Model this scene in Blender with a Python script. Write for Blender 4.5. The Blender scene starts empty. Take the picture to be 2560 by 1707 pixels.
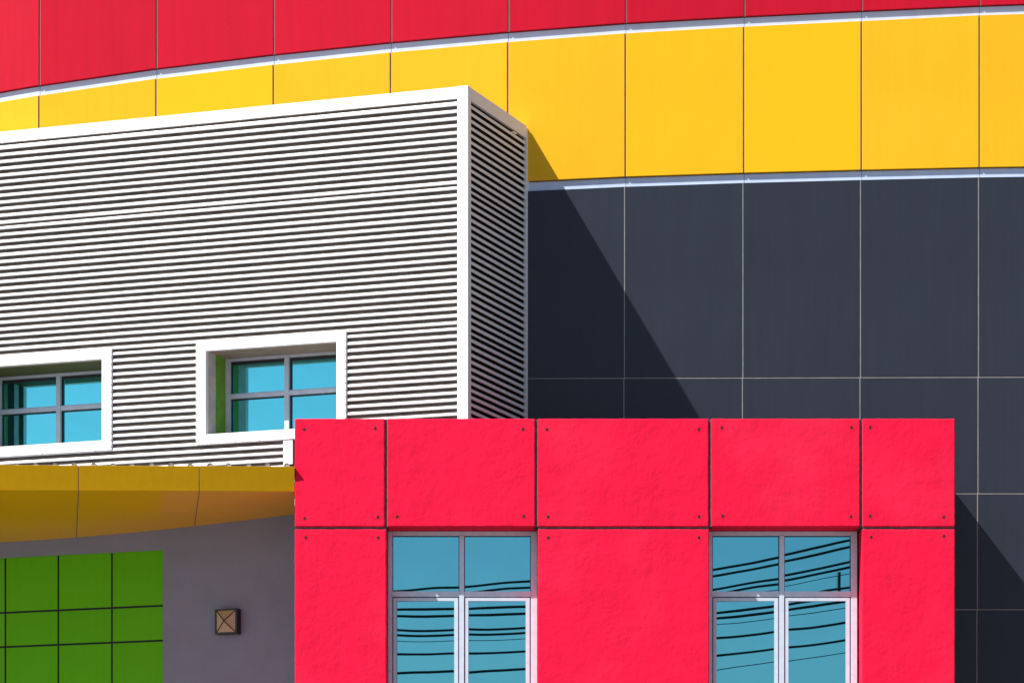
import bpy, math, random
from mathutils import Vector, Matrix
random.seed(7)
sc = bpy.context.scene
COL = sc.collection

# ------------------------------------------------------------------ survey
F, CX, HY, EYE = 8804.0, 1280.0, 2530.0, 1.6      # focal length, centre, eye line (in photo pixels), eye height
def P(u, v, Y):
    return Vector(((u - CX) / F * Y, Y, (HY - v) / F * Y + EYE))
def Z(v, Y):
    return (HY - v) / F * Y + EYE

# sun: travel direction per metre of depth
SA, SB = 1.68, 2.2
SUN_EL = math.atan2(SB, math.hypot(SA, 1.0))

# ------------------------------------------------------------------ helpers
class MB:
    def __init__(self):
        self.v = []; self.f = []; self.m = []
    def hexa(self, p, mi=0):
        """p = 8 points: front a b c d (ccw seen from front), back a b c d"""
        n = len(self.v); self.v += [Vector(q) for q in p]
        for q in ((0, 1, 2, 3), (7, 6, 5, 4), (0, 4, 5, 1), (1, 5, 6, 2), (2, 6, 7, 3), (3, 7, 4, 0)):
            self.f.append(tuple(n + i for i in q)); self.m.append(mi)
    def box(self, x0, x1, y0, y1, z0, z1, mi=0):
        self.hexa([(x0, y0, z0), (x1, y0, z0), (x1, y0, z1), (x0, y0, z1),
                   (x0, y1, z0), (x1, y1, z0), (x1, y1, z1), (x0, y1, z1)], mi)
    def quad(self, a, b, c, d, mi=0):
        n = len(self.v); self.v += [Vector(q) for q in (a, b, c, d)]
        self.f.append((n, n + 1, n + 2, n + 3)); self.m.append(mi)
    def poly(self, pts, mi=0):
        n = len(self.v); self.v += [Vector(q) for q in pts]
        self.f.append(tuple(range(n, n + len(pts)))); self.m.append(mi)
    def loft(self, rings, mi=0, closed=True, caps=True, mis=None):
        n = len(self.v); k = len(rings[0])
        for r in rings: self.v += [Vector(q) for q in r]
        kk = k if closed else k - 1
        for i in range(len(rings) - 1):
            for j in range(kk):
                a = n + i * k + j; b = n + i * k + (j + 1) % k
                self.f.append((a, b, b + k, a + k)); self.m.append(mis[j] if mis else mi)
        if caps and closed:
            self.f.append(tuple(n + j for j in reversed(range(k)))); self.m.append(mi)
            self.f.append(tuple(n + (len(rings) - 1) * k + j for j in range(k))); self.m.append(mi)
    def tube(self, pts, r, seg=8, mi=0):
        rings = []
        for i, p in enumerate(pts):
            p = Vector(p)
            t = (Vector(pts[min(i + 1, len(pts) - 1)]) - Vector(pts[max(i - 1, 0)])).normalized()
            up = Vector((0, 0, 1)) if abs(t.z) < .9 else Vector((1, 0, 0))
            a = t.cross(up).normalized(); b = a.cross(t)
            rr = r[i] if isinstance(r, (list, tuple)) else r
            rings.append([p + a * rr * math.cos(2 * math.pi * j / seg) + b * rr * math.sin(2 * math.pi * j / seg) for j in range(seg)])
        self.loft(rings, mi)

def world_of(o):
    p = Vector((0, 0, 0))
    while o is not None:
        p += o.location; o = o.parent
    return p

def build(name, mb, mats, parent=None, loc=None, smooth=False, bevel=0.0, label=None):
    """one mesh object; vertices are given in world space; origin = loc (world) or the parent's origin"""
    base = world_of(parent) if parent is not None else Vector((0, 0, 0))
    org = Vector(loc) if loc is not None else base
    me = bpy.data.meshes.new(name)
    me.from_pydata([tuple(q - org) for q in mb.v], [], mb.f)
    if not isinstance(mats, (list, tuple)): mats = [mats]
    for m in mats: me.materials.append(m)
    me.polygons.foreach_set('material_index', mb.m)
    if smooth: me.polygons.foreach_set('use_smooth', [True] * len(me.polygons))
    import bmesh
    bm = bmesh.new(); bm.from_mesh(me)
    bmesh.ops.recalc_face_normals(bm, faces=bm.faces)
    bm.to_mesh(me); bm.free()
    o = bpy.data.objects.new(name, me); COL.objects.link(o)
    o.location = org - base
    if parent is not None: o.parent = parent
    if bevel > 0:
        b = o.modifiers.new('edge', 'BEVEL'); b.width = bevel; b.segments = 2; b.limit_method = 'ANGLE'; b.angle_limit = math.radians(40)
    if label: o['label'] = label
    return o

def thing(name, label, cat, loc=(0, 0, 0), group=None):
    o = bpy.data.objects.new(name, None); COL.objects.link(o)
    o.location = loc; o['label'] = label; o['category'] = cat
    if group: o['group'] = group
    return o

# ------------------------------------------------------------------ materials
def srgb(r, g, b):
    f = lambda c: c / 12.92 if c <= .04045 else ((c + .055) / 1.055) ** 2.4
    return (f(r / 255), f(g / 255), f(b / 255), 1)

def nodes_of(name):
    m = bpy.data.materials.new(name); m.use_nodes = True
    nt = m.node_tree; b = nt.nodes['Principled BSDF']
    return m, nt, b

def noise(nt, scale, detail=4, rough=.55, vec=None, stretch=None):
    n = nt.nodes.new('ShaderNodeTexNoise'); n.inputs['Scale'].default_value = scale
    n.inputs['Detail'].default_value = detail; n.inputs['Roughness'].default_value = rough
    tc = nt.nodes.new('ShaderNodeTexCoord'); src = tc.outputs['Object']
    if stretch:
        mp = nt.nodes.new('ShaderNodeMapping'); mp.inputs['Scale'].default_value = stretch
        nt.links.new(src, mp.inputs['Vector']); src = mp.outputs['Vector']
    nt.links.new(src, n.inputs['Vector'])
    return n.outputs['Fac']

def ramp(nt, fac, a, b, p0=.35, p1=.65):
    r = nt.nodes.new('ShaderNodeValToRGB'); r.color_ramp.elements[0].position = p0; r.color_ramp.elements[1].position = p1
    r.color_ramp.elements[0].color = a; r.color_ramp.elements[1].color = b
    nt.links.new(fac, r.inputs['Fac']); return r.outputs['Color']

def mixc(nt, fac, a, b, mode='MIX'):
    m = nt.nodes.new('ShaderNodeMix'); m.data_type = 'RGBA'; m.blend_type = mode
    for k, x in ((0, fac), (6, a), (7, b)):
        if hasattr(x, 'is_linked') or isinstance(x, bpy.types.NodeSocket): nt.links.new(x, m.inputs[k])
        else: m.inputs[k].default_value = x
    return m.outputs[2]

def bumpn(nt, b, height, strength, dist, prev=None):
    n = nt.nodes.new('ShaderNodeBump'); n.inputs['Strength'].default_value = strength; n.inputs['Distance'].default_value = dist
    nt.links.new(height, n.inputs['Height'])
    if prev is not None: nt.links.new(prev, n.inputs['Normal'])
    nt.links.new(n.outputs['Normal'], b.inputs['Normal']); return n.outputs['Normal']

def scale_col(c, k): return (c[0] * k, c[1] * k, c[2] * k, 1)

def panel_mat(name, col, rough=.38, spec=.4, var=.07, wave=.0025, streak=.05, alt=None):
    """coated metal sheet: faint streaks, panel-to-panel drift, slight waviness"""
    m, nt, b = nodes_of(name)
    s = noise(nt, 1.0, 5, .6, stretch=(16, 16, .7))
    c1 = ramp(nt, s, scale_col(col, 1 - streak), scale_col(col, 1 + streak))
    big = noise(nt, .9, 3)
    c2 = mixc(nt, .5, c1, ramp(nt, big, scale_col(col, 1 - var), scale_col(col, 1 + var)))
    oi = nt.nodes.new('ShaderNodeObjectInfo')
    c3 = mixc(nt, 1.0, c2, ramp(nt, oi.outputs['Random'], (1 - var, 1 - var, 1 - var, 1), (1, 1, 1, 1), 0, 1), 'MULTIPLY')
    if alt:
        c3 = mixc(nt, ramp(nt, oi.outputs['Random'], (0, 0, 0, 1), (.55, .55, .55, 1), .45, 1.0), c3, alt)
    # sparse specks
    sp = noise(nt, 38, 2)
    c4 = mixc(nt, ramp(nt, sp, (0, 0, 0, 1), (.10, .10, .10, 1), .74, .80), c3, (.6, .55, .5, 1))
    nt.links.new(c4, b.inputs['Base Color'])
    b.inputs['Roughness'].default_value = rough; b.inputs['Specular IOR Level'].default_value = spec
    w = noise(nt, 1.6, 2)
    bumpn(nt, b, w, 1.0, wave)
    return m

def flat_mat(name, col, rough=.6, metal=0.0, spec=.4, var=.12, scale=9, bump=0.0, bscale=60):
    m, nt, b = nodes_of(name)
    n = noise(nt, scale, 5)
    nt.links.new(ramp(nt, n, scale_col(col, 1 - var), scale_col(col, 1 + var)), b.inputs['Base Color'])
    b.inputs['Roughness'].default_value = rough; b.inputs['Metallic'].default_value = metal; b.inputs['Specular IOR Level'].default_value = spec
    if bump: bumpn(nt, b, noise(nt, bscale, 4), 1.0, bump)
    return m

def plaster_mat(name, col, var=.06):
    m, nt, b = nodes_of(name)
    big = noise(nt, 2.2, 5, .6)
    c = ramp(nt, big, scale_col(col, 1 - var), scale_col(col, 1 + var), .3, .7)
    st = noise(nt, 1.0, 5, .65, stretch=(7, 7, .5))
    c = mixc(nt, 1.0, c, ramp(nt, st, (.945, .945, .945, 1), (1, 1, 1, 1), .34, .58), 'MULTIPLY')
    fade = noise(nt, .8, 3)
    c = mixc(nt, ramp(nt, fade, (0, 0, 0, 1), (.035, .035, .035, 1), .5, .75), c, (.75, .35, .33, 1))
    pit = noise(nt, 55, 2, .5)
    c = mixc(nt, ramp(nt, pit, (.45, .45, .45, 1), (0, 0, 0, 1), .20, .27), c, scale_col(col, .45))
    nt.links.new(c, b.inputs['Base Color'])
    b.inputs['Roughness'].default_value = .8; b.inputs['Specular IOR Level'].default_value = .12
    n1 = bumpn(nt, b, noise(nt, 5, 4, .55), 1.0, .011)              # trowel marks
    n2 = bumpn(nt, b, noise(nt, 22, 4, .6, stretch=(1, 1, .6)), 1.0, .0034, n1)
    n3 = bumpn(nt, b, noise(nt, 120, 3, .6), .7, .0009, n2)        # grain
    return m

def glass_mat(name, tint, wob=.00022, rough=.004, scale=2.0):
    """solar-control coated glass: a tinted mirror with the slight waviness of float glass"""
    m, nt, b = nodes_of(name)
    oi = nt.nodes.new('ShaderNodeObjectInfo')          # panes of slightly different batches
    mx = nt.nodes.new('ShaderNodeMix'); mx.data_type = 'RGBA'; mx.blend_type = 'MULTIPLY'; mx.inputs[0].default_value = 1
    nt.links.new(ramp(nt, oi.outputs['Random'], (.90, .92, .93, 1), (1.0, 1.0, 1.0, 1), 0, 1), mx.inputs[7])
    n = noise(nt, 2.5, 5, .6)
    nt.links.new(ramp(nt, n, scale_col(tint, .96), scale_col(tint, 1.02)), mx.inputs[6]); nt.links.new(mx.outputs[2], b.inputs['Base Color'])
    b.inputs['Metallic'].default_value = 1.0; b.inputs['Roughness'].default_value = rough
    bumpn(nt, b, noise(nt, scale, 0, .4), 1.0, wob)
    return m

def white_mat(name, col):
    m, nt, b = nodes_of(name)
    s = noise(nt, 1.0, 6, .65, stretch=(9, 9, .8))
    c = ramp(nt, s, scale_col(col, .93), col, .3, .6)
    d = noise(nt, 3.2, 5, .7)
    c = mixc(nt, ramp(nt, d, (0, 0, 0, 1), (.16, .16, .16, 1), .62, .8), c, (.42, .36, .30, 1))
    nt.links.new(c, b.inputs['Base Color'])
    b.inputs['Roughness'].default_value = .45; b.inputs['Specular IOR Level'].default_value = .35
    return m

M = {}
M['red_plaster'] = plaster_mat('red plaster', (.70, .0055, .042, 1))
M['red_panel'] = panel_mat('red sheet', (.47, .005, .022, 1), rough=.45, spec=.12, streak=.08)
M['yellow_panel'] = panel_mat('yellow sheet', (.78, .405, .012, 1), rough=.45, spec=.12, streak=.04, alt=(.80, .42, .0015, 1))
M['black_panel'] = panel_mat('charcoal sheet', (.0245, .0290, .0430, 1), rough=.34, spec=.22, var=.10, streak=.09)
M['canopy_yellow'] = panel_mat('canopy sheet', (.74, .40, .0005, 1), rough=.30, spec=.16, streak=.06, wave=.004)
M['white'] = white_mat('white sheet', (.80, .795, .79, 1))
M['trim'] = flat_mat('trim aluminium', (.46, .54, .72, 1), .5, 0, .4, .05, 6)
M['side_gap_shade'] = flat_mat('side lining', (.012, .009, .009, 1), .8, 0, .1, .25, 7)  # near-black copy of the louvre lining, shade of this side put into colour
M['dark_gap'] = flat_mat('louvre lining', (.105, .088, .078, 1), .8, 0, .2, .25, 7)  # lighter lining for the front gaps, bounced light put into colour
M['seal_light'] = flat_mat('pale sealant', (.235, .215, .21, 1), .8)
M['seal_grey'] = flat_mat('grey sealant', (.20, .16, .14, 1), .8)
M['backing'] = flat_mat('backing', (.03, .028, .028, 1), .8)
M['joint'] = flat_mat('joint mortar', (.075, .072, .08, 1), .9, 0, .2, .3, 30, .002, 80)
M['alu'] = flat_mat('window aluminium', (.52, .58, .68, 1), .45, .15, .5, .06, 14)
M['rubber_and_shade'] = flat_mat('black gasket', (.02, .02, .024, 1), .6)  # gasket black, also used for the shade bands round the box panes
M['glass_block'] = glass_mat('teal mirror glass', (.16, .52, .62, 1))
M['glass_box'] = glass_mat('cyan mirror glass', (.15, .68, .74, 1), wob=.00008)
M['grey_wall'] = flat_mat('grey render', (.225, .24, .30, 1), .75, 0, .25, .05, 3, .0012, 90)
M['green_tile'] = panel_mat('green tile', (.115, .47, .004, 1), rough=.5, spec=.10, streak=.05)
M['green_paint'] = flat_mat('green paint', (.14, .32, .02, 1), .6)
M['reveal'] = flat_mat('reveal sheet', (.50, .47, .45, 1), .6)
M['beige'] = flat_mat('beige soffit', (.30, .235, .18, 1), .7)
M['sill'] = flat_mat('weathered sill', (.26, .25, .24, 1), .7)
M['shaded_green'] = flat_mat('olive paint', (.085, .085, .022, 1), .7)  # the green paint again, with the shade under the head put into colour
M['black_line'] = flat_mat('black joint line', (.008, .008, .008, 1), .6)
M['lamp_metal'] = flat_mat('dark bronze', (.022, .016, .018, 1), .45, 0, .5)
M['amber'] = flat_mat('amber glass', (.46, .33, .18, 1), .25, 0, .5, .08, 14)
M['rivet'] = flat_mat('rivet', (.10, .10, .10, 1), .5)
M['rust'] = flat_mat('rusty screw', (.13, .05, .02, 1), .8)
M['galv'] = flat_mat('galvanised sheet', (.22, .23, .27, 1), .6, .1, .4, .2, 18)
M['cable'] = flat_mat('cable sheath', (.008, .008, .009, 1), .6)
M['pole'] = flat_mat('concrete pole', (.10, .10, .10, 1), .8)
M['hole'] = flat_mat('hole', (.008, .007, .007, 1), .9)

# ------------------------------------------------------------------ ground
def ground_mat():
    m, nt, b = nodes_of('forecourt concrete')
    n = noise(nt, .35, 6); c = ramp(nt, n, (.14, .139, .139, 1), (.20, .198, .195, 1))
    nt.links.new(c, b.inputs['Base Color']); b.inputs['Roughness'].default_value = .9
    bumpn(nt, b, noise(nt, 30, 4), .5, .004); return m
g = MB(); g.quad((-900, -900, 0), (900, -900, 0), (900, 900, 0), (-900, 900, 0))
go = build('ground', g, ground_mat()); go['kind'] = 'structure'
ro = MB(); ro.box(-300, 300, -16, -6.5, -.05, .004)
m_, nt_, b_ = nodes_of('asphalt'); nn = noise(nt_, 3, 6)
nt_.links.new(ramp(nt_, nn, (.04, .04, .042, 1), (.065, .064, .062, 1)), b_.inputs['Base Color']); b_.inputs['Roughness'].default_value = .9
r_ = build('road', ro, m_); r_['kind'] = 'structure'

# ------------------------------------------------------------------ panel wall
YB = 36.115
def wallY(x):
    if x >= 1.4: return YB
    if x >= -.6: return YB + .075 * (1.4 - x) ** 2 / 4
    y = YB + .075 + .075 * (-.6 - x)
    return y + (.36 * (-5.7 - x) if x < -5.7 else 0)
def wallpt(u, v, back=0.0):
    Y = YB
    for _ in range(8): Y = wallY((u - CX) / F * Y)
    p = P(u, v, Y); p.y += back; return p

WALL = thing('panel_wall', 'tall wall of red, yellow and charcoal panels behind the white box', 'wall', (0, 36.05, 0))
cols = [-487, -194, 99, 391.5, 685, 978, 1271, 1565, 1861, 2155, 2450, 2745, 3040]
red_b = [320, 263, 213, 171, 136, 105.5, 79.5, 57.5, 41, 27, 14, 4, -4]       # lower edge of the red band at every joint
yel_t = [a + 26 for a in red_b]; yel_t[2] = 239; yel_t[10] = 38.5
yel_b = [505, 493, 484, 476, 469, 463, 455, 441.5, 432, 424.5, 418, 414, 411]
blk_t = [a + 25.5 for a in yel_b]
GAP = 2.1
def panel(name, mat, ua, ub, va_t, vb_t, va_b, vb_b, th=.05, lab=None):
    mb = MB()
    fr = [wallpt(ua, va_b), wallpt(ub, vb_b), wallpt(ub, vb_t), wallpt(ua, va_t)]
    mb.hexa(fr + [q + Vector((0, th, 0)) for q in fr])
    return build(name, mb, mat, WALL, loc=sum(fr, Vector()) / 4, bevel=.0025, label=lab)
for i in range(len(cols) - 1):
    ua, ub = cols[i], cols[i + 1]
    panel('red_panel', M['red_panel'], ua + GAP, ub - GAP, -330, -330, red_b[i], red_b[i + 1])
    panel('yellow_panel', M['yellow_panel'], ua + GAP - 1.5, ub - GAP - 1.5, yel_t[i], yel_t[i + 1], *((yel_b[i], yel_b[i + 1]) if i >= 4 else (420, 420)))
    # white trims, set back 28 mm so the panel edge above shades their upper part
    for top, bot in ((red_b, yel_t), (yel_b, blk_t))[:2 if i >= 5 else 1]:
        mb = MB()
        a, b2 = ua + .5, ub - .5
        fr = [wallpt(a, bot[i] + 12, .032), wallpt(b2, bot[i + 1] + 12, .032), wallpt(b2, top[i + 1] + 2.2, .032), wallpt(a, top[i] + 2.2, .032)]
        mb.hexa(fr + [q + Vector((0, .03, 0)) for q in fr])
        # small rolled lip at the foot of the trim
        lp = [wallpt(a, bot[i] + 2, .026), wallpt(b2, bot[i + 1] + 2, .026), wallpt(b2, bot[i + 1] - 2.0, .027), wallpt(a, bot[i] - 2.0, .027)]
        mb.hexa(lp + [q + Vector((0, .012, 0)) for q in lp])
        build('trim_strip', mb, M['trim'], WALL)
    # charcoal panels: two deep rows then square ones
    rows = [(None, 942.5), (944.8, 1232.3), (1234.6, 1522), (1524.3, 1812), (1814, 2300)]
    d = -4
    for k, (t, b2) in enumerate(rows if i >= 5 else []):
        tl, tr = (blk_t[i], blk_t[i + 1]) if t is None else (t + (2155 - ua) * .0028 * (k == 1), t + (2155 - ub) * .0028 * (k == 1))
        bl, br = (b2 + (2155 - ua) * .0028 * (k == 0), b2 + (2155 - ub) * .0028 * (k == 0))
        panel('charcoal_panel', M['black_panel'], ua + 1.05 + d - k * 1.2, ub - 1.05 + d - k * 1.2, tl, tr, bl, br, .03)
# sealant in the joints
for i, u in enumerate(cols):
    mb = MB()
    def strip(u0, u1, v0, v1, back, th=.02):
        fr = [wallpt(u0, v1, back), wallpt(u1, v1, back), wallpt(u1, v0, back), wallpt(u0, v0, back)]
        mb.hexa(fr + [q + Vector((0, th, 0)) for q in fr])
    strip(u - 4, u + 4, -330, red_b[i], .009)
    build('joint_seal', mb, M['seal_grey'], WALL); mb = MB()
    strip(u - 5.5, u + 2.5, yel_t[i], yel_b[i] if i >= 5 else 420, .009)
    build('joint_seal', mb, M['seal_grey'], WALL); mb = MB()
    if i < 5: continue
    strip(u - 9, u - 1, blk_t[i], 2300, .0014)
    build('joint_seal', mb, M['seal_light'], WALL)
for k, v in enumerate((943.6, 1233.5, 1523.2, 1813)):
    for i in range(5, len(cols) - 1):
        mb = MB(); a, b2 = cols[i], cols[i + 1]
        s = .0028 if k == 0 else 0
        fr = [wallpt(a - 1, v + 4 + (2155 - a) * s, .0022), wallpt(b2 - 9, v + 4 + (2155 - b2) * s, .0022), wallpt(b2 - 9, v - 4 + (2155 - b2) * s, .0022), wallpt(a - 1, v - 4 + (2155 - a) * s, .0022)]
        mb.hexa(fr + [q + Vector((0, .02, 0)) for q in fr])
        build('joint_seal', mb, M['seal_light'], WALL)
mb = MB()
for i in range(len(cols) - 1):
    vb = 2450 if i >= 5 else 430
    fr = [wallpt(cols[i], vb, .062), wallpt(cols[i + 1], vb, .062), wallpt(cols[i + 1], -320, .062), wallpt(cols[i], -320, .062)]
    mb.hexa(fr + [q + Vector((0, .25, 0)) for q in fr])
build('backing_wall', mb, M['backing'], WALL)

# ------------------------------------------------------------------ louvred box
ang = .372
nF = math.hypot(1, ang)
FD = Vector((-1 / nF, ang / nF, 0)); ND = Vector((ang / nF, 1 / nF, 0))       # along the front (to the left), and inwards
YC = 34.56
CORN = Vector(((1169.3 - CX) / F * YC, YC, 0))
def B(s, d, z): 
    q = CORN + FD * s + ND * d; q.z = z; return q
def bs(u, d=0.0):
    k = (u - CX) / F; o = CORN + ND * d
    return (k * o.y - o.x) / (FD.x - k * FD.y)
def bY(s, d=0.0): return (CORN + FD * s + ND * d).y
def bz(u, v, d=0.0): return Z(v, bY(bs(u, d), d))
BOX = thing('louvred_box', 'white louvred box with two cyan windows jutting from the panel wall', 'building', (CORN.x, CORN.y, 0))
def bhex(mb, s0, s1, d0, d1, za0, za1, zb0=None, zb1=None, mi=0):
    """s0 = right end (za), s1 = left end (zb)"""
    if zb0 is None: zb0, zb1 = za0, za1
    mb.hexa([B(s1, d0, zb0), B(s0, d0, za0), B(s0, d0, za1), B(s1, d0, zb1),
             B(s1, d1, zb0), B(s0, d1, za0), B(s0, d1, za1), B(s1, d1, zb1)], mi)
S_END = 10.5
SIDE_L = (36.20 - YC) / ND.y                    # length of the right side, into the wall
z_top = Z(215.2, YC)
z_b0 = bz(1143.5, 247)                          # underside of the head trim
s_tr = bs(1143.5)
W2 = dict(o=(491.5, 866.4), i=(515.4, 842.5), t=855.8, b=1111.7, it=877.4, ib=1085.9)
W1 = dict(o=(-98, 280), i=(-74, 256), t=869.8, b=1124.3, it=897.1, ib=1100.8)
def win_rect(W, side):
    s_l, s_r = bs(W['o'][0]), bs(W['o'][1]); si_l, si_r = bs(W['i'][0]), bs(W['i'][1])
    uu = W['o'][0] if side == 'l' else W['o'][1]; ui = W['i'][0] if side == 'l' else W['i'][1]
    return dict(sl=s_l, sr=s_r, il=si_l, ir=si_r, zt=bz(uu, W['t']), zb=bz(uu, W['b']), it=bz(ui, W['it']), ib=bz(ui, W['ib']))
R2, R1 = win_rect(W2, 'l'), win_rect(W1, 'r')
WINS = [R1, R2]
s_708 = bs(708.3)
z_cut = R2['zb'] - .01                          # below here the box stops at the short trim beside the red block
z_low = bz(700, 1172)

# gaps and blades down the front
PITCH = .0696
tops = []; z = z_b0
for i in range(54):
    h = .0300 if i == 0 else (.0265 if i == 12 else (.031 if i == 32 else .0400))
    tops.append((z + random.uniform(-.0012, .0012), h + random.uniform(-.0015, .0015)))
    z -= .0565 if i in (12,) else (.060 if i == 32 else PITCH)
PROF = [(.024, 0), (.005, .0), (.0005, .0045), (0, .5), (.0005, -.0045), (.005, 0), (.024, 0)]
def blade(mb, s0, s1, zt, zb, round_r=False, side=False):
    """a folded white blade between heights zb..zt from s0 (right) to s1 (left)"""
    def ring(s, k=1.0, dd=0.0):
        zm = zb; h = (zt - zb) * k
        pr = [(.024, zm), (.004, zm), (0, zm + .25 * h), (0, zm + .75 * h), (.004, zm + h), (.024, zm + h)]
        if side: return [CORN + ND * s + (-FD) * (-(d + dd)) * 1 + Vector((0, 0, zz)) for d, zz in pr]
        return [B(s, d + dd, zz) for d, zz in pr]
    rings = []
    def wavy(r):
        k = Vector((0, 0, random.uniform(-.0009, .0009))); return [q + k + ND * random.uniform(0, .0012) for q in r]
    if round_r == 'r': rings += [ring(s0, .55), ring(s0 + .006, .80), ring(s0 + .018, .96), ring(s0 + .03)]
    else: rings.append(ring(s0))
    nseg = max(1, int((s1 - s0) / .55)) if s1 < 6 else 14
    for q_ in range(1, nseg): rings.append(wavy(ring(s0 + (s1 - s0) * q_ / nseg)))
    if round_r == 'l': rings += [ring(s1 - .03), ring(s1 - .018, .96), ring(s1 - .006, .80), ring(s1, .55)]
    else: rings.append(ring(s1))
    mb.loft(rings, 0, True, True, mis=[1, 0, 0, 0, 0, 1])  # undersides take the dark lining colour as painted shade

fm = MB()
def dot(mb, s, z, r, mi):
    k = 8
    c = [B(s + r * math.cos(2 * math.pi * j / k), -.0005, z + r * math.sin(2 * math.pi * j / k)) for j in range(k)]
    t = [B(s + r * .6 * math.cos(2 * math.pi * j / k), -.004, z + r * .6 * math.sin(2 * math.pi * j / k)) for j in range(k)]
    mb.loft([c, t], mi)
for i in range(len(tops) - 1):
    zt = tops[i][0] - tops[i][1]; zb = tops[i + 1][0]; zm = (zt + zb) / 2
    if zb < z_low - .1: break
    segs = [(s_tr - .01, S_END, False)]
    if zm < z_cut: segs = [(s_708 - .01, S_END, False)]
    for W in (R2, R1):
        if W['zb'] + .03 < zm < W['zt'] - .03:
            new = []
            for (a, b2, r) in segs:
                if a < W['sr'] and b2 > W['sl']:
                    new.append((a, W['sr'] + .006, 'l' if False else r)); new.append((W['sl'] - .006, b2, r))
                else: new.append((a, b2, r))
            segs = new
    for (a, b2, r) in segs:
        if b2 - a < .02: continue
        rr = 'l' if (abs(b2 - R2['sr'] - .006) < .002) else ('r' if False else False)
        if abs(a - (R1['sl'] - .006)) < .002: rr = False
        # blades beginning beside the right edge of the left window have rolled ends
        if abs(b2 - (R1['sr'] + .006)) < .002: rr = 'l'
        # the sheet is lapped at u=518: the left half sits a millimetre proud
        blade(fm, a, b2, zt, zb, rr)
        for u in (264, 505, 849):
            s = bs(u)
            if a + .02 < s < b2 - .02: dot(fm, s + random.uniform(-.003, .003), zm + .008 + random.uniform(-.003, .003), .0034, 2)
        sj = bs(518)
        if a + .02 < sj < b2 - .02:                 # lap line of the sheets
            fm.hexa([B(sj + .001, -.0012, zb + .003), B(sj - .001, -.0012, zb + .003), B(sj - .001, -.0012, zt - .003), B(sj + .001, -.0012, zt - .003),
                     B(sj + .001, .001, zb + .003), B(sj - .001, .001, zb + .003), B(sj - .001, .001, zt - .003), B(sj + .001, .001, zt - .003)], 3)
M['lap'] = flat_mat('lap shadow line', (.33, .31, .30, 1), .7)
build('louvre_siding', fm, [M['white'], M['dark_gap'], M['rivet'], M['lap']], BOX, label='long sunlit bank of white louvre blades')

# dark lining behind the front blades, cut round the windows
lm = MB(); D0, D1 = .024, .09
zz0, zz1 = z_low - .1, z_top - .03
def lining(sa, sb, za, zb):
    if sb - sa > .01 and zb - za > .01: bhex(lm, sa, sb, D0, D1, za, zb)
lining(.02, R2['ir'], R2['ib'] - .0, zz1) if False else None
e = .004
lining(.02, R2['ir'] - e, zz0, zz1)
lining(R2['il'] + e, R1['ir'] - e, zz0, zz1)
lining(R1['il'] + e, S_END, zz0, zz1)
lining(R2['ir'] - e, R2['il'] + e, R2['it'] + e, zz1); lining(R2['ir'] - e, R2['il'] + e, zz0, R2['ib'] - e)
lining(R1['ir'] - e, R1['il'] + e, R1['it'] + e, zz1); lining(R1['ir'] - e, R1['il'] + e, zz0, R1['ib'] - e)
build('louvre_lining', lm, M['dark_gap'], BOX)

# head trim in two lengths, corner trim
s620 = bs(620)
tm = MB(); bhex(tm, s_tr, s620 - .0012, -.006, .10, z_b0, z_top)
dot(tm, bs(635), bz(635, 287), .004, 1)
for u in (850, 1000): dot(tm, bs(u), z_b0 + .02, .0032, 1)
build('head_trim', tm, [M['white'], M['rivet']], BOX)
tm = MB(); bhex(tm, s620 + .0012, S_END, -.006, .10, z_b0 - .001, z_top - .002)
dot(tm, bs(118), z_b0 + .035, .006, 1); dot(tm, bs(262), z_b0 + .016, .0035, 2); dot(tm, bs(505), z_b0 + .018, .0035, 2); dot(tm, s620 + .02, z_b0 + .012, .006, 2)
build('head_trim', tm, [M['white'], M['rust'], M['rivet']], BOX)
CT = .030                                           # the corner angle wraps 30 mm of the side
tm = MB(); bhex(tm, -.004, s_tr - .002, -.008, CT + .05, zz0, z_top + .004)
for i in range(len(tops)):
    if tops[i][0] > zz0 + .05: dot(tm, s_tr - .010, (tops[i][0] - tops[i][1] + tops[min(i + 1, len(tops) - 1)][0]) / 2 + .006, .0034, 1)
dot(tm, s_tr - .012, z_top - .02, .0034, 1)
for q in tm.v[8:]:                                   # rivets stand on the trim face
    q -= ND * .008
build('corner_trim', tm, [M['white'], M['rivet']], BOX)

# right-hand side: blades, lining, trims.   local: t inwards from the corner, e outwards (to the right)
OUT = -FD
def S(t, e_, z):
    q = CORN + ND * t + OUT * e_; q.z = z; return q
def shex(mb, t0, t1, e0, e1, z0, z1, mi=0):
    mb.hexa([S(t0, e1, z0), S(t1, e1, z0), S(t1, e1, z1), S(t0, e1, z1), S(t0, e0, z0), S(t1, e0, z0), S(t1, e0, z1), S(t0, e0, z1)], mi)
t_a, t_b = .088, (36.060 - YC) / ND.y
sm = MB()
side_t0 = z_top - .128
zc = side_t0
for i in range(52):
    gap = .0365 + random.uniform(-.001, .001); wh = .0335 + random.uniform(-.001, .001)
    zt, zb = zc - gap, zc - gap - wh
    if i in (12, 32): zb += .008
    rings = []
    for t in (t_a - .01, t_b + .05):
        h = zt - zb
        pr = [(-.026, zb), (-.006, zb), (0, zb + .25 * h), (0, zb + .75 * h), (-.006, zt), (-.026, zt)]
        rings.append([S(t, d, q) for d, q in pr])
    sm.loft(rings, 0, True, True, mis=[1, 0, 0, 0, 0, 1])  # undersides coloured dark here too, as painted shade
    zc = zb
    if zc < zz0: break
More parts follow.
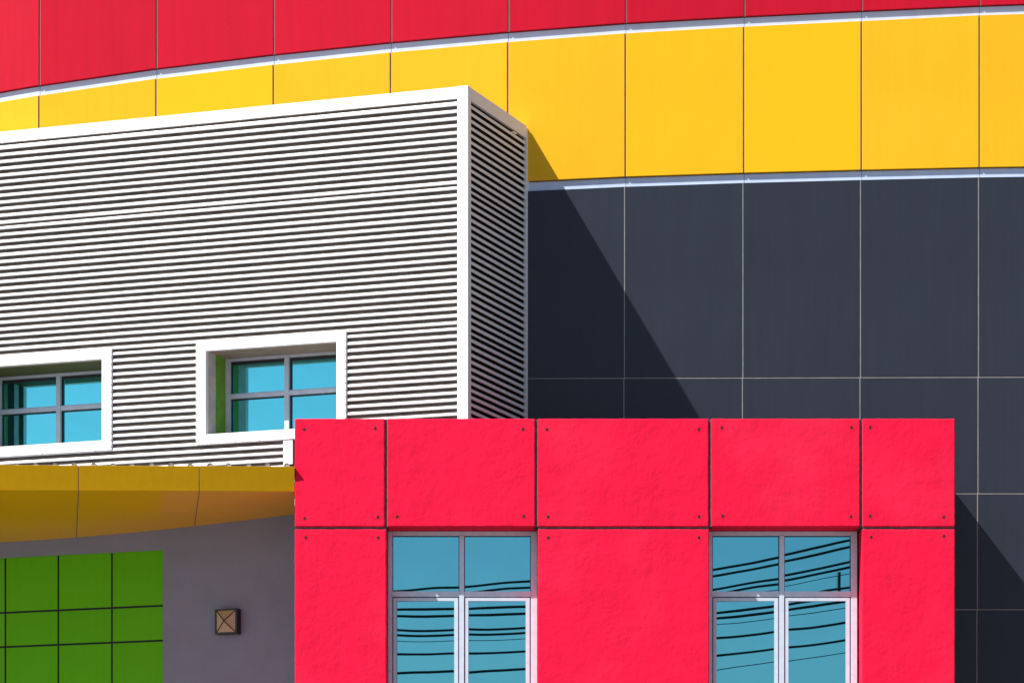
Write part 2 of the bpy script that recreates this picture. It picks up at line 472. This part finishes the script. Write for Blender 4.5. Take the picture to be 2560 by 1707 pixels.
# one bent shim stuck under the head trim
tb = t_b - .36
sm.hexa([S(tb, -.004, side_t0 - .032), S(tb + .13, -.004, side_t0 - .028), S(tb + .15, .004, side_t0 - .010), S(tb + .05, .006, side_t0 - .014),
         S(tb, -.012, side_t0 - .030), S(tb + .13, -.012, side_t0 - .026), S(tb + .15, -.006, side_t0 - .008), S(tb + .05, -.004, side_t0 - .012)])
build('louvre_siding', sm, [M['white'], M['side_gap_shade']], BOX, label='short shaded bank of louvre blades round the corner')
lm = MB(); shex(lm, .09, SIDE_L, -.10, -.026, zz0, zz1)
build('louvre_lining', lm, M['side_gap_shade'], BOX)
tm = MB(); shex(tm, CT + .052, t_b + .06, -.09, .004, side_t0, z_top)
build('head_trim', tm, M['white'], BOX)
tm = MB(); shex(tm, t_b + .056, SIDE_L + .05, -.09, .006, zz0, z_top - .02)
build('end_trim', tm, M['white'], BOX)
# roof of the box and the short trim by the red block
tm = MB(); bhex(tm, .05, S_END, .11, 1.35, z_top - .10, z_top - .05)
build('roof', tm, M['galv'], BOX)
tm = MB(); bhex(tm, bs(731.8), s_708 - .002, -.006, .08, bz(720, 1160), R2['zb'] - .003)
for v in (1116, 1134, 1152): dot(tm, s_708 - .008, bz(709, v), .004, 1)
for q in tm.v[8:]: q -= ND * .006
build('foot_trim', tm, [M['white'], M['rivet']], BOX)

# the two windows of the box
def box_window(R, umull, vrail, soff, first, dfr=.455):
    # surround: four mitred pieces
    mb = MB(); dp = .016; gp = .0014
    ol, orr, ot, ob, il, ir, it, ib = R['sl'], R['sr'], R['zt'], R['zb'], R['il'], R['ir'], R['it'], R['ib']
    def piece(pts, back):
        fr = [B(s, -dp, z) for s, z in pts]; bk = [B(s, back, z) for s, z in pts]
        mb.hexa(fr + bk)
    piece([(il + gp, it), (ir - gp, it), (orr - gp, ot), (ol + gp, ot)][0:4], .05)
    piece([(ol, ob + gp), (il, ib + gp), (il, it), (ol, ot)], .05)
    piece([(ir, ib + gp), (orr, ob + gp), (orr, ot), (ir, it)], .05)
    piece([(ol, ob), (orr, ob), (ir, ib), (il, ib)], .05)
    for k in range(int((ot - ob) / .07)):                         # rivets down both stiles
        for s in (ol - .006, orr + .006):
            r = .004; z = ob + .03 + k * .07
            mb.hexa([B(s + r, -dp - .003, z - r), B(s - r, -dp - .003, z - r), B(s - r, -dp - .003, z + r), B(s + r, -dp - .003, z + r),
                     B(s + r, -dp, z - r), B(s - r, -dp, z - r), B(s - r, -dp, z + r), B(s + r, -dp, z + r)], 1)
    for u in ((650, 590) if not first else (108, 240)):
        s = bs(u); r = .0045
        for z in ((ob - .001), (ot + .001)):
            mb.hexa([B(s + r, -dp - .003, z - r), B(s - r, -dp - .003, z - r), B(s - r, -dp - .003, z + r), B(s + r, -dp - .003, z + r),
                     B(s + r, -dp + .004, z - r), B(s - r, -dp + .004, z - r), B(s - r, -dp + .004, z + r), B(s + r, -dp + .004, z + r)], 1)
    w = build('window', mb, [M['white'], M['rivet']], BOX)
    # reveals: white lining of the cladding, then the green painted wall
    dw, dg = .225, dfr + .015
    th = .03
    def rev(mat, *a):
        rv = MB(); bhex(rv, *a); build('reveal', rv, mat, w)
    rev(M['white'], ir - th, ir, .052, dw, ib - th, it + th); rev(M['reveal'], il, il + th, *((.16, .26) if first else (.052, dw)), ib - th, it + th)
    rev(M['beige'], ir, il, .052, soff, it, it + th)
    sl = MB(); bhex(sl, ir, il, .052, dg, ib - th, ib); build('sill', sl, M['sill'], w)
    rev(M['green_paint'], ir - th, ir, dw + .001, dg + .1, ib - th, it + th); rev(M['green_paint'], il, il + th, (.40 if first else dw + .001), dg + .1, ib - th, it + th)
    if first:
        rev(M['backing'], il + .002, il + th, .052, .159, ib - th, it + th); rev(M['backing'], il + .002, il + th, .261, .399, ib - th, it + th)  # dark strips stand in for the shade of open cavities
    if soff < dg: rev(M['shaded_green'], ir, il, soff + .001, dg + .1, it, it + th)  # head in the shaded copy of the green paint
    # aluminium frame
    fr = MB(); fw = .050
    s_m = bs(umull, dfr); zr = Z(vrail[1], bY(bs(vrail[0], dfr), dfr))
    a, b2 = ir + .002, il - .002
    bhex(fr, a, a + fw, dfr, dfr + .06, ib + .002, it - .002)
    bhex(fr, b2 - fw, b2, dfr, dfr + .06, ib + .002, it - .002)
    bhex(fr, a + fw, b2 - fw, dfr, dfr + .06, it - .030, it - .002)
    bhex(fr, a + fw, b2 - fw, dfr, dfr + .06, ib + .002, ib + .040)
    bhex(fr, s_m - .024, s_m + .024, dfr - .006, dfr + .06, ib + .041, it - .031)
    for (p, q) in ((a + fw, s_m - .0245), (s_m + .0245, b2 - fw)):
        bhex(fr, p, q, dfr - .002, dfr + .06, zr - .021, zr + .021)
        bhex(fr, p, q, dfr + .010, dfr + .05, zr + .0215, zr + .032)
    build('frame', fr, M['alu'], w)
    # panes
    for (p, q) in ((a + fw - .002, s_m - .02), (s_m + .02, b2 - fw + .002)):
        for (z0, z1) in ((ib + .03, zr - .01), (zr + .01, it - .02)):
            pm = MB(); bhex(pm, p, q, dfr + .046, dfr + .056, z0, z1)
            gk = MB(); g0, g1, gw = dfr + .030, dfr + .0455, .010
            zl_, zh_ = (z0 + .012, z1 - .012) if z0 > zr - .02 else (z0 + .012, z1 - .013)
            bhex(gk, p + .003, p + .003 + gw, g0, g1, zl_, zh_); bhex(gk, q - .003 - gw, q - .003, g0, g1, zl_, zh_)  # dark beads stand in for the frame's mirrored shade beside the glass
            bhex(gk, p + .0132, q - .0132, g0, g1, zh_ - (.030 if z0 > zr - .02 else gw), zh_)  # head bead deepened into a dark shade band on the upper panes
            build('gasket_and_shade', gk, M['rubber_and_shade'], w)
            build('pane', pm, M['glass_box'], w, loc=B((p + q) / 2, dfr + .046, (z0 + z1) / 2))
    return w
w2 = box_window(R2, 716.8, (568, 992.5), .47, False); w2['label'] = 'window beside the red block, with a green edged reveal'
w1 = box_window(R1, 146, (0, 1031), .09, True, .555); w1['label'] = 'window cut off by the left edge of the photo'

# ------------------------------------------------------------------ red block
YR = 33.91; PX = F / YR
def rx(u): return (u - CX) / PX
def rz(v): return (HY - v) / PX + EYE
BLK = thing('red_block', 'bright red plastered block with dark joints and two tall teal windows', 'building', (rx(1560), YR, 0))
TH = .34
uL, uR = 737.0, 2387.5
vj = [(961.5, 968.3), (1337.5, 1344.3), (1771.5, 1778.0), (2150.3, 2156.3)]
v_top, v_j0, v_j1 = 1046.0, 1316.0, 1322.4
us = [uL, 961.8, 968.4, 1337.6, 1344.2, 1771.4, 1778.0, 2150.2, 2156.2, uR]
def grid_panel(x0, x1, z0, z1, th=TH):
    """a slab whose face is finely divided so its edges can be uneven like hand-trowelled plaster"""
    mb = MB(); n = max(2, int((x1 - x0) / .05)); k = max(2, int((z1 - z0) / .05))
    idx = {}
    for j in range(k + 1):
        for i in range(n + 1):
            x = x0 + (x1 - x0) * i / n; z = z0 + (z1 - z0) * j / k
            if j in (0, k): z += random.uniform(-.0016, .0016)
            if i in (0, n): x += random.uniform(-.0014, .0014)
            idx[i, j] = len(mb.v); mb.v.append(Vector((x, YR, z)))
    for j in range(k):
        for i in range(n):
            mb.f.append((idx[i, j], idx[i + 1, j], idx[i + 1, j + 1], idx[i, j + 1])); mb.m.append(0)
    border = [(i, 0) for i in range(n)] + [(n, j) for j in range(k)] + [(i, k) for i in range(n, 0, -1)] + [(0, j) for j in range(k, 0, -1)]
    bk = {}
    for b2 in border:
        bk[b2] = len(mb.v); q = mb.v[idx[b2]].copy(); q.y += th; mb.v.append(q)
    L = len(border)
    for i in range(L):
        a, c = border[i], border[(i + 1) % L]
        mb.f.append((idx[a], bk[a], bk[c], idx[c])); mb.m.append(0)
    mb.f.append(tuple(bk[b2] for b2 in reversed(border))); mb.m.append(0)
    return mb
Z_WB = 2.4 + EYE - .2                                       # foot of the windows, below the photo
top_p = [(us[0], us[1]), (us[2], us[3]), (us[4], us[5]), (us[6], us[7]), (us[8], us[9])]
bot_p = [(us[0], 966.4), None, (1344.4, us[5] + 1.5), None, (2155.3, us[9])]
tops_p, bots_p = [], []
for (a, b2) in top_p:
    tops_p.append(build('wall_panel', grid_panel(rx(a), rx(b2), rz(v_j0), rz(v_top)), M['red_plaster'], BLK, bevel=.010))
for ab in bot_p:
    if ab: bots_p.append(build('wall_panel', grid_panel(rx(ab[0]), rx(ab[1]), .35, rz(v_j1)), M['red_plaster'], BLK, bevel=.010))
    else: bots_p.append(None)
for k in (1, 3):                                            # the wall under each window
    a, b2 = (966.4, 1344.4) if k == 1 else (us[5] + 1.5, 2155.3)
    mb = MB(); mb.box(rx(a) + .002, rx(b2) - .002, YR + .004, YR + TH, .35, Z_WB)
    build('wall_panel', mb, M['red_plaster'], BLK)
# joint strips
for (a, b2) in ((us[1], us[2]), (us[3], us[4]), (us[5], us[6]), (us[7], us[8])):
    mb = MB(); mb.box(rx(a) + .001, rx(b2) - .001, YR + .016, YR + TH - .01, rz(v_j0) + .001, rz(v_top) - .006)
    build('joint_strip', mb, M['joint'], BLK)
for (a, b2) in ((us[0], 966.4), (1344.4, us[5] + 1.5), (2155.3, us[9])):
    mb = MB(); mb.box(rx(a) + .006, rx(b2) - .001, YR + .016, YR + TH - .01, rz(v_j1) + .001, rz(v_j0) - .001)
    build('joint_strip', mb, M['joint'], BLK)
# the mass of the block behind the panels
mb = MB()
mb.box(rx(uL) + .01, rx(uR) - .01, YR + TH + .09, 34.50, 0.0, rz(v_top) - .004)
mb.box(rx(uL) + .01, rx(uL) + .25, 34.503, 34.98, 0.0, rz(v_top) - .006)
mb.box(.62, rx(uR) - .011, 34.503, 36.03, 0.0, rz(v_top) - .003)
for (a, b2) in ((us[0], 966.4), (1344.4, us[5] + 1.5), (2155.3, us[9])):
    mb.box(rx(a) + .012, rx(b2) + .0, YR + TH + .002, YR + TH + .088, 0.0, rz(v_j0) - .004)
mb.box(rx(uL) + .011, rx(uR) - .012, YR + TH + .002, YR + TH + .088, rz(v_j0) + .002, rz(v_top) - .005)
build('block_body', mb, M['red_plaster'], BLK)
mb = MB(); mb.box(rx(uL) + .06, rx(uR) - .06, YR + .06, 34.49, rz(v_top) - .003, rz(v_top) + .003)  # unseen grey cover added to cut red bounce onto the louvred side
mb.box(.64, rx(uR) - .03, 34.505, 36.02, rz(v_top) - .002, rz(v_top) - .0005)
build('bounce_cover', mb, M['joint'], BLK)
# screw holes
OV = 1.08844
holes_t = [[(699, 986), (862, 983.5), (699.5, 1190), (868, 1187.5)], [(1201, 985.5), (912.5, 1186), (1203, 1185.3)],
           [(1256.5, 986.3), (1605, 985.6), (1259, 1186.2), (1605.5, 1186.3)], [(1658, 982), (1956, 981.3), (1660, 1185), (1954.5, 1186)],
           [(1999, 981.3), (1999, 1185), (2168, 1187)]]
holes_b = [[(702.5, 1234), (868.5, 1234.3)], None, [(1259.3, 1234.5), (1605.5, 1234)], None, [(2001, 1233), (2168, 1230.8)]]
def hole(ov, parent, filled=False):
    x, z = rx(ov[0] * OV), rz(ov[1] * OV); r = .0155; k = 14
    mb = MB()
    def ring(rr, y): return [Vector((x + rr * math.cos(2 * math.pi * j / k), y, z + rr * math.sin(2 * math.pi * j / k))) for j in range(k)]
    mb.loft([ring(r * 1.22, YR - .0004), ring(r * 1.08, YR - .0020), ring(r * .96, YR - .0012)], 0, True, False)
    if filled: mb.poly(ring(r * .96, YR - .0012), 0)
    else: mb.poly(ring(r * .97, YR - .0012), 1)
    build('screw_hole', mb, [M['red_plaster'], M['hole']], parent, loc=(x, YR, z))
for hs, ps in ((holes_t, tops_p), (holes_b, bots_p)):
    for L_, p_ in zip(hs, ps):
        if L_:
            for h in L_: hole(h, p_)
hole((2168, 981.5), tops_p[4], True)

# windows: built once, then copied with all their pieces
YW = YR + .30; PW = F / YW
def wx(u): return (u - CX) / PW
def wz(v): return (HY - v) / PW + EYE
def red_window():
    zt, zb = rz(v_j0) - .003, Z_WB + .003
    xl, xr = rx(966.4) + .003, rx(1344.4) - .003
    zT0, zT1 = wz(1491), wz(1477.3)                       # transom
    xm0, xm1 = wx(1148.3), wx(1160.6)                     # mullion
    fr = MB(); y0, y1 = YW, YW + .075
    lw = wx(981) - xl
    rw = xr - wx(1327)
    fr.box(xl, xl + lw, y0, y1, zb, zt); fr.box(xr - rw, xr, y0, y1, zb, zt)
    fr.box(xl + lw + .0005, xr - rw - .0005, y0, y1, wz(1338.3), zt)
    fr.box(xl + lw + .0005, xr - rw - .0005, y0, y1, zb, zb + .05)
    fr.box(xm0, xm1, y0 - .012, y1, zb + .051, wz(1338.3) - .001)
    w = build('window', fr, M['alu'], BLK, loc=((xl + xr) / 2, YW, (zt + zb) / 2), bevel=.003)
    tr = MB()
    for (a, b2) in ((xl + lw - .006, xm0 - .001), (xm1 + .001, xr - rw + .006)):
        tr.box(a, b2, y0 - .004, y1 - .01, zT0, zT1)
    build('transom', tr, M['alu'], w, bevel=.002)
    rb = MB()                                             # glazing gaskets of the fixed lights
    for (a, b2) in ((xl + lw, xm0), (xm1, xr - rw)):
        rb.box(a + .0006, b2 - .0006, y0 + .030, y0 + .055, wz(1338.3) - .008, wz(1338.3) - .0006)
        rb.box(a + .0006, a + .007, y0 + .030, y0 + .055, zT1 + .001, wz(1338.3) - .0085)
        rb.box(b2 - .007, b2 - .0006, y0 + .030, y0 + .055, zT1 + .001, wz(1338.3) - .0085)
        rb.box(a + .0006, b2 - .0006, y0 + .030, y0 + .055, zT1 + .0006, zT1 + .003)
        # shadow gap round the sash
        rb.box(a + .0006, b2 - .0006, y0 + .045, y0 + .060, zb + .051, zT0 - .0006)
    build('gasket_and_shade', rb, M['rubber_and_shade'], w)
    panes = []
    for (a, b2) in ((xl + lw, xm0), (xm1, xr - rw)):
        pm = MB(); pm.box(a + .006, b2 - .006, y0 + .040, y0 + .046, zT1 + .002, wz(1338.3) - .007)
        panes.append(build('pane', pm, M['glass_block'], w, loc=((a + b2) / 2, y0 + .040, (zT1 + wz(1338.3)) / 2)))
        # opening sash with its own pane
        g_ = .007; sw = .031; st = zT0 - .010; sb = zb + .06
        sm_ = MB(); ya, yb = y0 - .004, y0 + .040
        A, Bx = a + g_ + .002, b2 - g_ - .004
        wd = sw
        def mit(pts): sm_.hexa([Vector((x, ya, z)) for x, z in pts] + [Vector((x, yb, z)) for x, z in pts])
        c = .0007
        mit([(A + wd + c, st - wd), (Bx - wd - .008 - c, st - wd), (Bx - c, st), (A + c, st)])
        mit([(A + c, sb), (Bx - c, sb), (Bx - wd - .008 - c, sb + wd), (A + wd + c, sb + wd)])
        mit([(A, sb), (A + wd, sb + wd), (A + wd, st - wd), (A, st)])
        mit([(Bx - wd - .008, sb + wd), (Bx, sb), (Bx, st), (Bx - wd - .008, st - wd)])
        build('sash', sm_, M['alu'], w)
        pm = MB(); pm.box(A + wd - .008, Bx - wd, y0 + .022, y0 + .026, sb + wd - .01, st - wd + .008)
        panes.append(build('pane', pm, M['glass_block'], w, loc=((A + Bx) / 2, y0 + .022, (st + sb) / 2)))
    return w, panes
wA, panesA = red_window()
DXW = (1773.5 - 966.4) / PX
def copy_tree(o, parent):
    c = o.copy(); COL.objects.link(c); c.parent = parent
    for ch in list(o.children): copy_tree(ch, c)
    return c
wB = copy_tree(wA, BLK); wB.location.x += DXW
wA['label'] = 'tall window nearer the yellow canopy'; wB['label'] = 'tall window nearer the right end of the block'
panesB = [c for c in wB.children if c.name.startswith('pane')]
panesA = [c for c in wA.children if c.name.startswith('pane')]
def tilt(panes, up, low):
    for p in panes:
        if p.location.z > 0.2: p.rotation_euler = up
        else: p.rotation_euler = low
tilt(panesA, (.0029, 0, 0), (.0000, 0, -.055))
tilt(panesB, (0, 0, 0), (.0000, 0, -.055))
panesA[0].rotation_euler.z += .0012; panesB[0].rotation_euler.x += -.0006

# ------------------------------------------------------------------ grey wall with the green tiled panel
GD = .15
GW = thing('grey_wall', 'shaded grey rendered wall under the yellow canopy with a green tiled panel', 'wall', (B(bs(500, GD), GD, 0)))
zg_top, zg_bot = 4.712 + EYE, 2.30 + EYE
s_gr = bs(407.3, GD); s_gl = s_gr + 3.3; s_r = bs(736, GD) - .12
def gpiece(mb, a, b2, z0, z1, d0=GD, d1=GD + .22): bhex(mb, a, b2, d0, d1, z0, z1)
mb = MB()
gpiece(mb, s_r, s_gr, 0, zg_bot); gpiece(mb, s_r, s_gr, zg_bot + .0, 6.92) if False else gpiece(mb, s_r, s_gr, zg_bot, 6.92)
gpiece(mb, s_gr, s_gl, zg_top, 6.92); gpiece(mb, s_gr, s_gl, 0, zg_bot); gpiece(mb, s_gl, S_END + .3, 0, 6.92)
build('wall_face', mb, M['grey_wall'], GW)
mb = MB(); gpiece(mb, s_gr - .01, s_gl + .01, zg_bot - .01, zg_top + .01, GD + .026, GD + .10)
build('grout_backing', mb, M['black_line'], GW)
vl = [407.3] + [278, 144, 11.5, -122, -256, -390]
zl = [zg_top, 4.147 + EYE, 3.792 + EYE, 3.34 + EYE, 2.9 + EYE, zg_bot]
for i in range(len(vl) - 1):
    a = bs(vl[i], GD) + (.0 if i == 0 else .0105); b2 = bs(vl[i + 1], GD) - .0105
    if i == len(vl) - 2: b2 = s_gl
    for j in range(len(zl) - 1):
        z1 = zl[j] - (0 if j == 0 else .0105); z0 = zl[j + 1] + (.0105 if j < len(zl) - 2 else 0)
        mb = MB(); bhex(mb, a + .0004, b2, GD + .016, GD + .027, z0, z1 - .0004)
        build('green_tile', mb, M['green_tile'], GW, loc=B((a + b2) / 2, GD + .016, (z0 + z1) / 2))

# ------------------------------------------------------------------ wall lamp
sc_l = bs(565.5, GD - .085); zc_l = Z(1552.5, bY(sc_l, GD - .085))
LP = thing('wall_lamp', 'square bronze wall lamp with a pyramid of amber glass on the grey wall', 'lamp', B(sc_l, GD, zc_l))
hw, hh = .122, .128; fo = GD - .085
mb = MB(); bhex(mb, sc_l - hw - .004, sc_l + hw - .004, fo + .004, GD - .0015, zc_l - hh, zc_l + hh)
build('lamp_body', mb, M['lamp_metal'], LP, bevel=.004)
mb = MB(); t = .017
bhex(mb, sc_l - hw, sc_l + hw, fo - .010, fo + .0035, zc_l + hh - t, zc_l + hh)
bhex(mb, sc_l - hw, sc_l + hw, fo - .010, fo + .0035, zc_l - hh, zc_l - hh + t)
bhex(mb, sc_l - hw, sc_l - hw + t, fo - .010, fo + .0035, zc_l - hh + t + .0005, zc_l + hh - t - .0005)
bhex(mb, sc_l + hw - t, sc_l + hw, fo - .010, fo + .0035, zc_l - hh + t + .0005, zc_l + hh - t - .0005)
build('lamp_frame', mb, M['lamp_metal'], LP)
apex = B(sc_l, fo - .058, zc_l)
cn = [B(sc_l + hw - t, fo - .004, zc_l - hh + t), B(sc_l - hw + t, fo - .004, zc_l - hh + t), B(sc_l - hw + t, fo - .004, zc_l + hh - t), B(sc_l + hw - t, fo - .004, zc_l + hh - t)]
inn = ND * .004
for i in range(4):
    mb = MB(); a, b2 = cn[i], cn[(i + 1) % 4]
    mb.poly([a, b2, apex]); mb.poly([a + inn, apex + inn, b2 + inn])
    mb.quad(a, a + inn, b2 + inn, b2); mb.quad(b2, b2 + inn, apex + inn, apex); mb.quad(apex, apex + inn, a + inn, a)
    build('glass_shade', mb, M['amber'], LP)
for i in range(4):
    mb = MB(); mb.tube([cn[i] - ND * .002, apex - ND * .003], .0052, 6); build('glazing_bar', mb, M['lamp_metal'], LP)

# ------------------------------------------------------------------ yellow canopy
YT, YBm = 33.853, 33.945
CAN = thing('yellow_canopy', 'dark yellow panelled canopy running into the left side of the red block', 'canopy', (rx(737), YT, rz(1225)))
def f_top(u): return P(u, 1161.9 + .0052 * u, YT)
def f_bot(u): return P(u, 1224.8 + .0040 * u, YBm)
def gw_z(u):
    if u < 0: return 4.868 + EYE
    pts = [(0, 1355.3), (96, 1350), (192, 1343.2), (340, 1330.5), (488, 1314.8), (610, 1301), (737, 1285.3)]
    for (a, va), (b2, vb) in zip(pts, pts[1:]):
        if a <= u <= b2:
            v = va + (vb - va) * (u - a) / (b2 - a); return Z(v, bY(bs(u, GD), GD))
    return Z(1285.3, bY(bs(737, GD), GD))
joints = [-1700, -1398, -1096, -794, -410, -105.8, 196.3, 498.4, 736.2]
jsof = [-1690, -1390, -1090, -790, -410, -108, 191.5, 486.5, 736.2]
for i in range(len(joints) - 1):
    a, b2 = joints[i] + 1.2, joints[i + 1] - 1.2
    if i == len(joints) - 2: b2 = joints[-1]
    mb = MB(); fr = [f_bot(a), f_bot(b2), f_top(b2), f_top(a)]
    mb.hexa(fr + [q + Vector((0, .02, 0)) for q in fr])
    ta, tb_ = f_top(a), f_top(b2); bk_ = Vector((0, .115, 0)); dz = Vector((0, 0, .012)); y2 = Vector((0, .0205, 0))
    mb.hexa([ta + y2 - dz, tb_ + y2 - dz, tb_ + y2, ta + y2, ta + bk_ - dz, tb_ + bk_ - dz, tb_ + bk_, ta + bk_])
    build('fascia_panel', mb, M['canopy_yellow'], CAN, loc=sum(fr, Vector()) / 4, bevel=.002)
    mb = MB(); n = 8
    c, d = jsof[i] + 1.2, jsof[i + 1] - 1.2
    if i == len(joints) - 2: d = jsof[-1]
    A, C_ = [], []
    for k in range(n + 1):
        uf = a + (b2 - a) * k / n; ug = c + (d - c) * k / n
        if ug < -500: 
            q = B(bs(-500, GD) + (-500 - ug) * .0046, GD - .004, gw_z(ug))
        else: q = B(bs(ug, GD), GD - .004, gw_z(ug))
        p0 = f_bot(uf) + Vector((0, .001, -.0005))
        row = [p0 + (q - p0) * t_ for t_ in (0, .25, .5, .75, 1)]
        A.append(row)
    for k in range(n):
        for j in range(4):
            mb.quad(A[k][j], A[k][j + 1], A[k + 1][j + 1], A[k + 1][j])
            up = Vector((0, 0, .012))
            mb.quad(A[k][j] + up, A[k + 1][j] + up, A[k + 1][j + 1] + up, A[k][j + 1] + up)
    build('soffit_panel', mb, M['canopy_yellow'], CAN)
# dark void over the soffit joints
for i in range(1, len(joints) - 1):
    a, b2 = joints[i] - 4, joints[i] + 4; mb = MB()
    mb.hexa([f_bot(a) + Vector((0, .006, .002)), f_bot(b2) + Vector((0, .006, .002)), f_top(b2) + Vector((0, .006, -.014)), f_top(a) + Vector((0, .006, -.014)),
             f_bot(a) + Vector((0, .014, .002)), f_bot(b2) + Vector((0, .014, .002)), f_top(b2) + Vector((0, .014, -.014)), f_top(a) + Vector((0, .014, -.014))])
    build('joint_seal', mb, M['seal_grey'], CAN)
    ug = jsof[i]
    if ug > -500:
        mb = MB(); q = B(bs(ug, GD), GD - .004, gw_z(ug) + .004); p0 = f_bot(joints[i]) + Vector((0, .02, .004)); w = Vector((.02, 0, 0)); up = Vector((0, 0, .005))
        mb.hexa([p0 - w, p0 + w, q + w, q - w, p0 - w + up, p0 + w + up, q + w + up, q - w + up])
        build('joint_seal', mb, M['seal_grey'], CAN)
# trapezoid roofing sheet whose ribs peep over the fascia
mb = MB(); per = .1865; x1r = rx(735); zr0 = Z(1156.6, 33.95); slope = math.tan(math.radians(2.6))
x_first = P(39.6, 1160, 33.95).x
k = -30; prof = []
x = x_first + per * -32
while x < x1r + .05:
    j = random.uniform(-.004, .004)
    prof += [(x - .060, -.036), (x - .030 + j, -.036), (x - .014 + j, random.uniform(-.004, .003)), (x + .014 + j, random.uniform(-.004, .003)), (x + .030 + j, -.036), (x + .060, -.036)]
    x += per
prof = [(px_, pz_) for px_, pz_ in prof if px_ < x1r]
def yend(px_):                                          # where the sheet stops in front of the box
    s = (CORN.x - px_) * nF; return CORN.y + (CORN.x - px_) * ang - .03
front = [Vector((px_, 33.955, zr0 + pz_)) for px_, pz_ in prof]
back = [Vector((px_, max(34.2, yend(px_)), zr0 + pz_ + slope * (max(34.2, yend(px_)) - 33.955))) for px_, pz_ in prof]
dn = Vector((0, 0, -.004))
for a in range(len(front) - 1):
    mb.quad(front[a], front[a + 1], back[a + 1], back[a]); mb.quad(front[a] + dn, back[a] + dn, back[a + 1] + dn, front[a + 1] + dn)
    mb.quad(front[a] + dn, front[a + 1] + dn, front[a + 1], front[a])
for a in range(0, len(front) - 5, 6):
    fl = [front[a + 1], front[a + 2], front[a + 3], front[a + 4]]
    mb.poly([q + Vector((0, .004, -.001)) for q in fl])
build('roof_sheet', mb, M['galv'], CAN)
# unseen board added between soffit and roof so nothing shines through
mb = MB()
mb.box(P(-1700, 0, YT).x, rx(735), 33.985, 33.995, Z(1222, 33.99), zr0 - .05)
build('light_stop_board', mb, M['backing'], CAN)

# ------------------------------------------------------------------ what the windows mirror: power lines and a pole across the road
YV = 2 * (YW + .04) + 4.0                               # mirror depth of wires hung 4 m behind the viewpoint
def wire(v0, r):
    xs = [-28 + 44 * i / 44 for i in range(45)]; pts = []
    for X in xs:
        u = X / YV * F + CX; du = u - 1063
        v = v0 - .07 * du - .5 * 1.3e-4 * du * du
        pts.append((X, -4.0, (HY - v) / F * YV + EYE))
    mb = MB(); mb.tube(pts, r, 8)
    c = build('power_line', mb, M['cable'], loc=(0, -4.0, 9))
    c['label'] = 'black overhead power cable mirrored in the windows of the red block'; c['category'] = 'cable'; c['group'] = 'power lines mirrored in the windows'
for v0, r in ((1500, .026), (1516, .026), (1551, .026), (1564, .026), (1579, .008), (1613, .026), (1658, .026), (1692, .009)): wire(v0, r)
for X in (-28.0, 16.0):
    mb = MB(); mb.tube([(X, -4.0, 0), (X, -4.0, 7), (X, -4.0, 14.6)], [.16, .13, .10], 14)
    po = thing('utility_pole', 'concrete pole carrying the mirrored power cables', 'pole', (X, -4.0, 0), 'poles carrying the power lines')
    build('shaft', mb, M['pole'], po, smooth=True)
    for zz in ((11.2, 12.4, 13.4) if X < 0 else (12.6, 13.4, 14.2)):
        mb = MB(); mb.box(X - .05, X + .05, -4.16, -3.84, zz, zz + .08)
        build('bracket', mb, M['pole'], po)
Yp = 2 * (YW + .04) + 22
xt = (2099 - CX) / F * Yp; zt_ = (HY - 1427.5) / F * Yp + EYE
po = thing('lamp_post', 'slim leaning post mirrored in the right window of the red block', 'pole', (xt - .1, -22, 0))
mb = MB(); mb.tube([(xt - .75, -22, 0), (xt - .30, -22, zt_ * .6), (xt, -22, zt_)], [.10, .07, .052], 12)
build('shaft', mb, M['cable'], po, smooth=True)
mb = MB(); mb.tube([(xt - .05, -21.93, zt_ - 1.75), (xt - .05, -21.90, zt_ - 1.75)], .022, 8); build('cap_screw', mb, M['trim'], po)

# ------------------------------------------------------------------ light, sky, camera
sun = bpy.data.lights.new('sun', 'SUN'); sun.energy = 5.0; sun.angle = math.radians(.53); sun.color = (1, .955, .89)
so = bpy.data.objects.new('sun', sun); COL.objects.link(so)
so.rotation_euler = Vector((SA, 1.0, -SB)).to_track_quat('-Z', 'Y').to_euler()
so.location = (-20, -12, 30)
w = bpy.data.worlds.new('World'); sc.world = w; w.use_nodes = True
nt = w.node_tree; bg = nt.nodes['Background']
sky = nt.nodes.new('ShaderNodeTexSky'); sky.sky_type = 'NISHITA'; sky.sun_disc = False
sky.sun_elevation = SUN_EL; sky.sun_rotation = math.atan2(-SA, -1.0)
sky.air_density = 1.0; sky.dust_density = .6; sky.ozone_density = 2.0
nt.links.new(sky.outputs['Color'], bg.inputs['Color']); bg.inputs['Strength'].default_value = .06

cam = bpy.data.cameras.new('camera'); co = bpy.data.objects.new('camera', cam); COL.objects.link(co)
co.location = (0, 0, EYE); co.rotation_euler = (math.radians(90), 0, 0)
cam.sensor_width = 36; cam.sensor_fit = 'HORIZONTAL'; cam.lens = 36 * F / 2560
cam.shift_y = (HY - 853.5) / 2560; cam.clip_end = 3000; cam.clip_start = .1
sc.camera = co
vs = sc.view_settings; vs.view_transform = 'Standard'; vs.look = 'None'; vs.exposure = 0.95; vs.gamma = 1
sc.render.film_transparent = False
